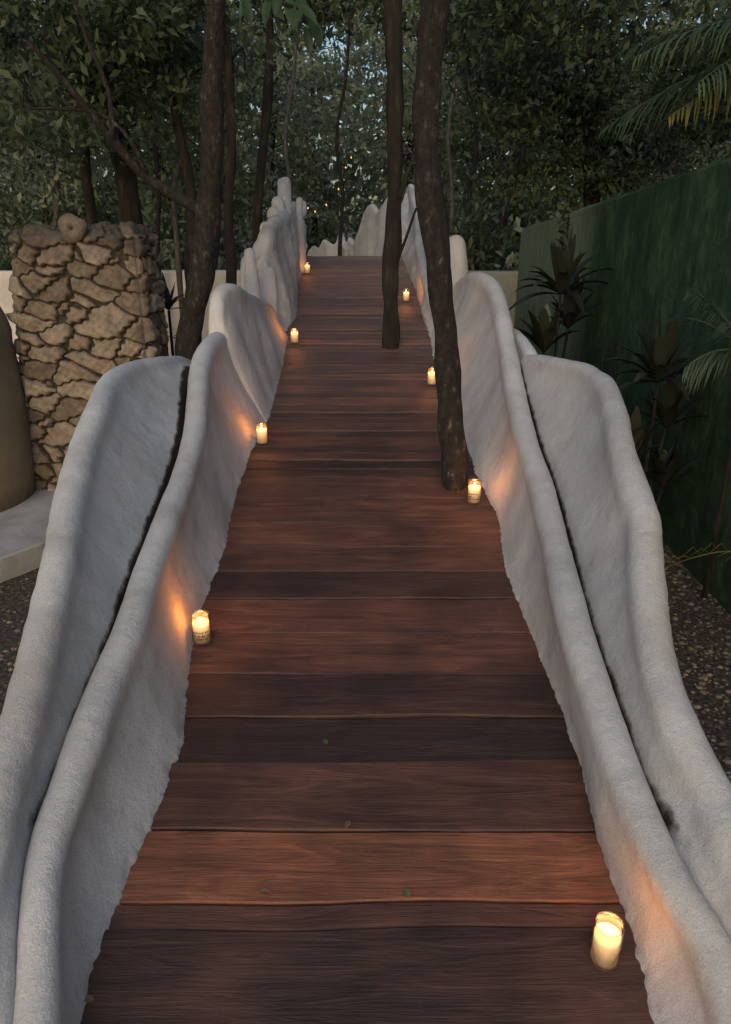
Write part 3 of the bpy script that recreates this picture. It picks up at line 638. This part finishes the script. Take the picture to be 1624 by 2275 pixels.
def broad(mb, base, tip, w, nrm=Vector((0, -1, .3))):
    base, tip = Vector(base), Vector(tip); ax = tip-base; Ln = ax.length; u = ax/Ln; s = u.cross(nrm).normalized(); nn = s.cross(u); V = []; n = 8
    for k in range(n+1):
        t_ = k/n; ww = w*(math.sin(PI*t_**.85)**.9 if 0 < t_ < 1 else 0)+.0005; c = base+ax*t_-nn*(.12*Ln*t_*t_)
        V += [c-s*ww+nn*ww*.35, c, c+s*ww+nn*ww*.35]
    mb.add(V, [(k*3+j, k*3+j+1, (k+1)*3+j+1, (k+1)*3+j) for k in range(n) for j in range(2)])
mb = MB()
for (a, b, c, d, w) in [(600, -10, 585, 55, .024), (640, -10, 655, 65, .03), (660, 10, 705, 45, .026), (690, 40, 715, 105, .03), (680, 60, 690, 120, .022), (560, -20, 530, 35, .024), (620, -20, 610, 30, .024), (660, -10, 680, 20, .024), (590, 0, 630, 40, .024), (540, 0, 560, 50, .022), (655, 40, 660, 90, .022), (670, 20, 650, 60, .02), (700, 60, 712, 90, .02)]:
    dd = 4.0+random.uniform(-.15, .15); broad(mb, atD(a, b, dd), atD(c, d, dd-.08), w, Vector((random.uniform(-.6, .6), -1, random.uniform(0, .9))))
mb.build('leaves', LEAF_B, t)
def bough(px, py, d, rx, rz, nc, m_, label, size=.09):
    c = atD(px, py, d); t = thing('leafy_bough', c, label, 'branch')
    p, C = clumps(c, (rx, .6, rz), nc, 40, .10); leaf_obj('leaves', p, size, m_, t)
    mb = MB(); r0 = c+Vector((0, .2, rz+.9))
    for q in C[::3]:
        q = Vector(q); s_ = spline([tuple(r0), tuple((r0+q)/2+Vector((0, 0, -.15))), tuple(q)], 6); mb.tube([Vector(x) for x in s_], [.012-.0016*k for k in range(6)], 5)
    mb.build('twigs', BARK, t)
bough(170, 30, 5.6, 1.0, .3, 36, LEAF_D, 'dark leafy bough hanging at the top left corner')
bough(330, 150, 6.2, .7, .4, 28, LEAF_D, 'dark leafy bough left of the thick left trunk, high up')
bough(90, 260, 5.9, .55, .3, 24, LEAF_M, 'leafy bough at the left edge above the stone wall')
bough(740, -10, 7.5, 1.0, .35, 30, LEAF_D, 'dark leafy bough above the far end of the walkway')
bough(1180, 20, 6.5, 1.2, .35, 50, LEAF_D, 'dark leafy bough right of the leaning trunk at the top')
# thin saplings among the trees behind
SAP = [(640, 11.5, 12), (755, 13.2, 14), (1000, 11.8, 10), (1050, 12.6, -18),
       (395, 9.0, -20), (350, 9.4, 10), (120, 8.6, 22), (1110, 11.0, 14)]
for si in range(len(SAP)):
    sx0, sd, lean = SAP[si]
    P = [Vector((atD(sx0, 600, sd).x, sd, -.05)), atD(sx0, 560, sd), atD(sx0+lean*.4, 430, sd), atD(sx0-lean*.5, 300, sd), atD(sx0+lean, 170, sd), atD(sx0+lean*1.6, 20, sd), atD(sx0+lean*2, -120, sd)]
    cc = tuple(P[5]+Vector((0, .3, .2)))
    tree('sapling', P, [.036, .033, .03, .028, .024, .02, .015], [(cc, (.9, .7, .55), 24, 30, .13)], LEAF_M, .10,
         'thin bare trunk among the trees behind the bridge', group='thin trunks behind the bridge', bark=(BARK3 if si % 2 == 0 else BARK2), sides=8, twigs=12)
def bgproto(m_, lab, grp, size=.135, h=6.0):
    return tree('tree', [(0, 0, -.05), (.08, 0, 1.2), (-.05, .05, 2.6), (.1, 0, 4.2), (0, 0, h)], [.08, .065, .055, .045, .02],
             [((0, 0, h*.62), (1.5, 1.3, h*.36), 125, 34, .17), ((.3, -.2, 2.0), (1.2, .9, .7), 30, 30, .15)], m_, size, lab, group=grp, base=Vector((0, 0, 0)), twigs=30, sides=8)
labs = [('dark green tree in the wood behind the bridge', 'dark trees in the wood behind'), ('mid green tree in the wood behind the bridge', 'mid green trees in the wood behind'), ('pale grey-green tree in the wood behind the bridge', 'pale trees in the wood behind')]
protos = [bgproto(LEAF_D, *labs[0]), bgproto(LEAF_M, *labs[1]), bgproto(LEAF_L, *labs[2])]
used = [False]*3
def copy_tree(o, parent=None):
    c = o.copy(); COL.objects.link(c)
    if parent: c.parent = parent
    for ch in o.children: copy_tree(ch, c)
    return c
spots = []
for d, st, x0 in ((12.8, 2.6, 7.5), (16, 2.4, 9), (20, 2.7, 12)):
    x = -x0
    while x < x0:
        spots.append((x+random.uniform(-.5, .5), d+random.uniform(-.9, .9))); x += st
for i, (x, y) in enumerate(spots):
    if y < 15 and -1.8 < x < 1.6: continue
    k = (0, 1, 2, 1, 2)[i % 5] if y > 14.5 else (0, 1, 1)[i % 3]
    if -2.5 < x < 2 and y > 14: k = 2
    if not used[k]: o = protos[k]; used[k] = True
    else: o = copy_tree(protos[k])
    o.location = (x, y, 0); o.rotation_euler = (0, 0, random.uniform(0, 6.28)); s = random.uniform(.85, 1.25); o.scale = (s, s, s)
for k in range(3):          # a kind that found no place still needs one well behind
    if not used[k]: protos[k].location = (-6+k, 17.5, 0)
def shproto(m_, lab, grp):
    t = thing('shrub', (0, 0, 0), lab, 'shrub', grp)
    p, C = clumps((0, 0, .8), (.75, .6, .75), 60, 32, .12); leaf_obj('foliage', p, .115, m_, t)
    mb = MB()
    for q in C[::4]:
        q = Vector(q); mb.tube([(0, 0, 0), tuple(q*.5+Vector((0, 0, .1))), tuple(q)], [.02, .012, .005], 5)
    mb.build('stems', BARK, t); return t
sh = [shproto(LEAF_M, 'mid green shrub low in the undergrowth behind the bridge', 'mid green shrubs'), shproto(LEAF_L, 'pale green shrub low in the undergrowth behind the bridge', 'pale green shrubs')]
ushed = [False, False]
for si, (x, y) in enumerate([(-5.6, 12.4), (-4.4, 12.2), (-3.2, 12.6), (-2.6, 12.3), (-1.8, 16.2), (.6, 15.6), (-.4, 16), (1.9, 14), (2.4, 11.5), (3.4, 12.2), (1.9, 12.2), (-6.6, 12.5), (4.5, 13), (2.9, 10.6), (-1.0, 15.6), (.8, 17), (1.6, 11.2)]):
    k = si % 2; o = copy_tree(sh[k]) if ushed[k] else sh[k]; ushed[k] = True
    o.location = (x, y, 0); o.rotation_euler = (0, 0, random.uniform(0, 6.28)); s = random.uniform(.9, 1.4); o.scale = (s, s, s*random.uniform(.9, 1.3))
n = 42000; x = rng.uniform(-20, 20, n); y = 26+rng.normal(size=n)*1.3; z = rng.uniform(0, 11, n)
keep = np.sin(x*1.3+2*np.sin(z*.9))+np.sin(z*1.7+x*.6)+rng.normal(size=n)*.3 > -1.6+.13*(z-5)
o = leaf_obj('far_wood', np.stack([x, y, z], 1)[keep], .40, LEAF_L, None, .6)
tag(o, 'distant wood closing off the view behind the nearer trees', 'wood', kind='stuff')
# --- palms
def frond(mb, base, dirv, length, droop, nl=34, ll=.35, w=.012):
    base = Vector(base); d = Vector(dirv).normalized(); side = d.cross(Vector((0, 0, 1))).normalized()
    pts = []
    for k in range(nl+1):
        t_ = k/nl; pts.append(base+d*(length*t_)+Vector((0, 0, -droop*t_*t_)))
    mb.tube(pts[::4], [.010*(1-k/len(pts[::4]))+.002 for k in range(len(pts[::4]))], 5)
    for k in range(4, nl+1):
        t_ = k/nl; tg = (pts[k]-pts[k-1]).normalized(); L_ = ll*(math.sin(PI*min(.98, t_*.9+.12))**.6+.1)
        for s in (-1, 1):
            dv = (side*s*.75+tg*.75+Vector((random.uniform(-.1, .1), 0, .05+random.uniform(-.2, .1)))).normalized(); wv = dv.cross(Vector((0, 0, 1))).normalized()*w
            a = pts[k]; m1 = a+dv*L_*.35+Vector((0, 0, -.03*L_)); m2 = a+dv*L_*.7+Vector((0, 0, -.16*L_)); e = a+dv*L_*.95+Vector((0, 0, -.45*L_))
            mb.add([a-wv*.5, a+wv*.5, m1+wv, m1-wv, m2+wv*.8, m2-wv*.8, e], [(0, 1, 2, 3), (3, 2, 4, 5), (5, 4, 6)])
c = Vector((2.85, 5.0, 2.85)); t = thing('palm_tree', (c.x, c.y, 0), 'palm with long dark fronds arching over the green wall at top right', 'palm')
mb = MB(); mb.tube([(c.x, c.y, -.05), (c.x+.03, c.y, 1.4), c], [.13, .11, .09], 12, wob=.3); mb.build('trunk', BARK2, t)
for (dx, dy, dz, ln, dr) in [(-1, -.2, .35, 1.45, .6), (-1, .5, .5, 1.4, .5), (-.8, -.8, .5, 1.4, .6), (-.6, -.3, .9, 1.3, .6), (.3, -1, .5, 1.2, .6), (1, -.2, .5, 1.3, .7), (.5, .9, .5, 1.3, .6), (-.3, .9, .6, 1.3, .5), (-.9, .1, .05, 1.35, .5), (-.9, -.5, .15, 1.3, .5)]:
    mb = MB(); frond(mb, c, (dx, dy, dz), ln, dr, nl=48, ll=.45, w=.007); mb.build('frond', PALM, t)
mb = MB(); frond(mb, c, (-1, -.35, -.12), 1.25, .3, nl=44, ll=.36, w=.007); o = mb.build('frond', PALMY, t); o['label'] = 'yellowish palm frond'
c = atD(1730, 790, 3.5)
t = thing('young_palm', (c.x, c.y, 0), 'young palm with thin pale green fronds at the right edge before the green wall', 'palm')
c.x = min(c.x, 1.80); t.location.x = c.x
mb = MB(); mb.tube([(c.x, c.y, -.02), (c.x, c.y, c.z*.5), c], [.014, .012, .01], 8); mb.build('stem', BARK, t)
for (dx, dy, dz, ln, dr) in [(-.6, .2, .9, .5, .12), (-.7, -.1, .35, .35, .2), (-.3, -.6, .8, .5, .2), (-.35, .9, .6, .6, .2)]:
    mb = MB(); frond(mb, c, (dx, dy, dz), ln, dr, nl=30, ll=.24, w=.004); mb.build('frond', LEAF_M, t)
mb = MB(); p = [atD(1700, 1260, 3.2), atD(1624, 1226, 3.3), atD(1550, 1236, 3.35), atD(1475, 1262, 3.4)]
q = spline([tuple(a) for a in p], 12); mb.tube([Vector(a) for a in q], [.006-.0004*k for k in range(12)], 5)
for k in range(12):
    a = Vector(q[k]); mb.tube([a, a+Vector((-.04, 0, .03+random.uniform(-.02, .02))), a+Vector((-.1, 0, -.02))], [.002, .002, .001], 4)
mb.tube([Vector(q[0]), Vector((q[0][0], q[0][1], .0))], [.006, .008], 5)
tag(mb.build('grass_stem', PALMY), 'single yellow-green arching grass stem low at the right edge', 'plant')
def cordy(px, py, d, n, L_, label, bx=0, nh=3, wd=.028):
    c = atD(px, py, d); t = thing('spiky_plant', (c.x, c.y, 0), label, 'plant')
    mb = MB()
    heads = [c, c+Vector((.10, .05, -.27)), c+Vector((-.10, -.02, -.45)), c+Vector((.1, -.03, -.6))][:nh]
    for h_ in heads: mb.tube([(c.x+bx, c.y, -.02), ((c.x+h_.x)/2, h_.y, h_.z*.5), h_], [.014, .012, .01], 6)
    mb.build('stem', BARK, t); mb = MB()
    for hi, h_ in enumerate(heads):
        for k in range(n if hi == 0 else n*2//3):
            a = 2.4*k+hi; el_ = math.radians(min(82-70*k/n+random.uniform(-8, 8), 88)); LL = L_*random.uniform(.75, 1.15)*(1 if hi == 0 else .85)
            u = Vector((math.cos(a)*math.cos(el_), math.sin(a)*math.cos(el_)*.7, math.sin(el_))); s = u.cross(Vector((0, 0, 1))).normalized(); V = []; m = 8
            for q_ in range(m+1):
                t_ = q_/m; w = wd*(math.sin(PI*min(.98, t_*.93+.05))**.8)*(L_/.33); cc_ = h_+u*(LL*t_)-Vector((0, 0, LL*.5*t_**2.2*math.cos(el_)))
                V += [cc_-s*w+Vector((0, 0, w*.4)), cc_, cc_+s*w+Vector((0, 0, w*.4))]
            mb.add(V, [(q_*3+j, q_*3+j+1, (q_+1)*3+j+1, (q_+1)*3+j) for q_ in range(m) for j in range(2)])
    mb.build('leaves', PURPLE, t)
cordy(1245, 655, 6.0, 26, .52, 'dark spiky plant between the right bridge wall and green wall, farther one')
cordy(1462, 850, 4.0, 26, .40, 'dark spiky plant beside the outer right wave, nearer one', nh=4)
cordy(375, 690, 5.6, 16, .26, 'small dark spiky plant between the stone wall and thick left trunk')
BULB = emis('warm_bulb', (1, .5, .2), 1.2)
t = thing('string_lights', atD(730, 430, 14.5), 'string of tiny warm light bulbs among the trees beyond the bridge', 'string lights')
bp_ = [atD(684, 462, 14.2), atD(700, 470, 14.2), atD(725, 455, 14.3), atD(752, 420, 14.4), atD(768, 372, 14.5), atD(780, 350, 14.6)]
mb = MB(); q = spline([tuple(a) for a in (atD(660, 440, 14.1), *bp_, atD(800, 330, 14.7))], 40); mb.tube([Vector(a) for a in q], [.006]*40, 5); mb.build('cable', INK, t)
for p in bp_:
    mb = MB(); mb.lathe([(0, -.02), (.010, -.015), (.014, -.003), (.010, .008), (.005, .015), (0, .017)], p, 10); mb.build('bulb', BULB, t)
LIT = [leafmat('fallen_leaf', (.07, .11, .03), (.14, .18, .06), .6, 0), leafmat('brown_leaf', (.12, .08, .05), (.2, .14, .09), .7, 0)]
for (px, py, l, g) in [(908, 1995, 'small green fallen leaf on the second near plank', 0), (725, 1655, 'small curled green leaf lying mid walkway', 0), (208, 2225, 'tiny brown leaf near the bottom left wall foot', 1), (600, 1985, 'tiny brown leaf left of the green leaf on the near plank', 1), (925, 905, 'tiny pale leaf on the planks beside the leaning trunk', 1), (770, 1840, 'tiny brown leaf at a plank joint mid walkway', 1)]:
    p = atH(px, py, .012); mb = MB(); a = random.uniform(0, 3); broad(mb, p, p+Vector((.03*math.cos(a), .03*math.sin(a), .004)), .008, Vector((0, 0, 1)))
    tag(mb.build('fallen_leaf', LIT[g]), l, 'leaf')
# ---------------------------------------------------------------- light
w = bpy.data.worlds.new('World'); scn.world = w; w.use_nodes = True; nt = w.node_tree
sky = nt.nodes.new('ShaderNodeTexSky'); sky.sky_type = 'NISHITA'; sky.sun_disc = False
SE, SR = math.radians(12), math.radians(190)
sky.sun_elevation = SE; sky.sun_rotation = SR; sky.dust_density = 3.0; sky.ozone_density = 1.5
bg = nt.nodes['Background']; nt.links.new(sky.outputs[0], bg.inputs['Color']); bg.inputs['Strength'].default_value = .15
sl = bpy.data.lights.new('sun', 'SUN'); sl.energy = .7; sl.angle = math.radians(40); sl.color = (.96, .96, 1)
so = bpy.data.objects.new('sun', sl); COL.objects.link(so); so.location = (0, -5, 12)
E2 = math.radians(52)
dirv = Vector((math.sin(SR)*math.cos(E2), math.cos(SR)*math.cos(E2), math.sin(E2)))
so.rotation_euler = dirv.to_track_quat('Z', 'Y').to_euler()
scn.view_settings.view_transform = 'Standard'; scn.view_settings.look = 'None'; scn.view_settings.exposure = 0
# ---------------------------------------------------------------- sanity: no bad coordinates, nothing over the lens
bad = []
for o in list(bpy.data.objects):
    if o.type != 'MESH': continue
    n = len(o.data.vertices); c = np.zeros(n*3); o.data.vertices.foreach_get('co', c)
    if n == 0 or not np.isfinite(c).all() or np.abs(c).max() > 400: bad.append(o.name)
bpy.context.view_layer.update(); dg = bpy.context.evaluated_depsgraph_get()
for dx, dz in ((0, -.35), (.3, -.3), (-.3, -.3), (0, .1)):
    hit, loc, nr, ix, ob, mt = scn.ray_cast(dg, Vector((0, .03, ZC)), Vector((dx, 1, dz)).normalized())
    if hit and (loc-Vector((0, 0, ZC))).length < .6: bad.append('lens '+ob.name+' of '+(ob.parent['label'] if ob.parent else ''))
if bad: raise Exception('BAD: '+str(bad[:12]))
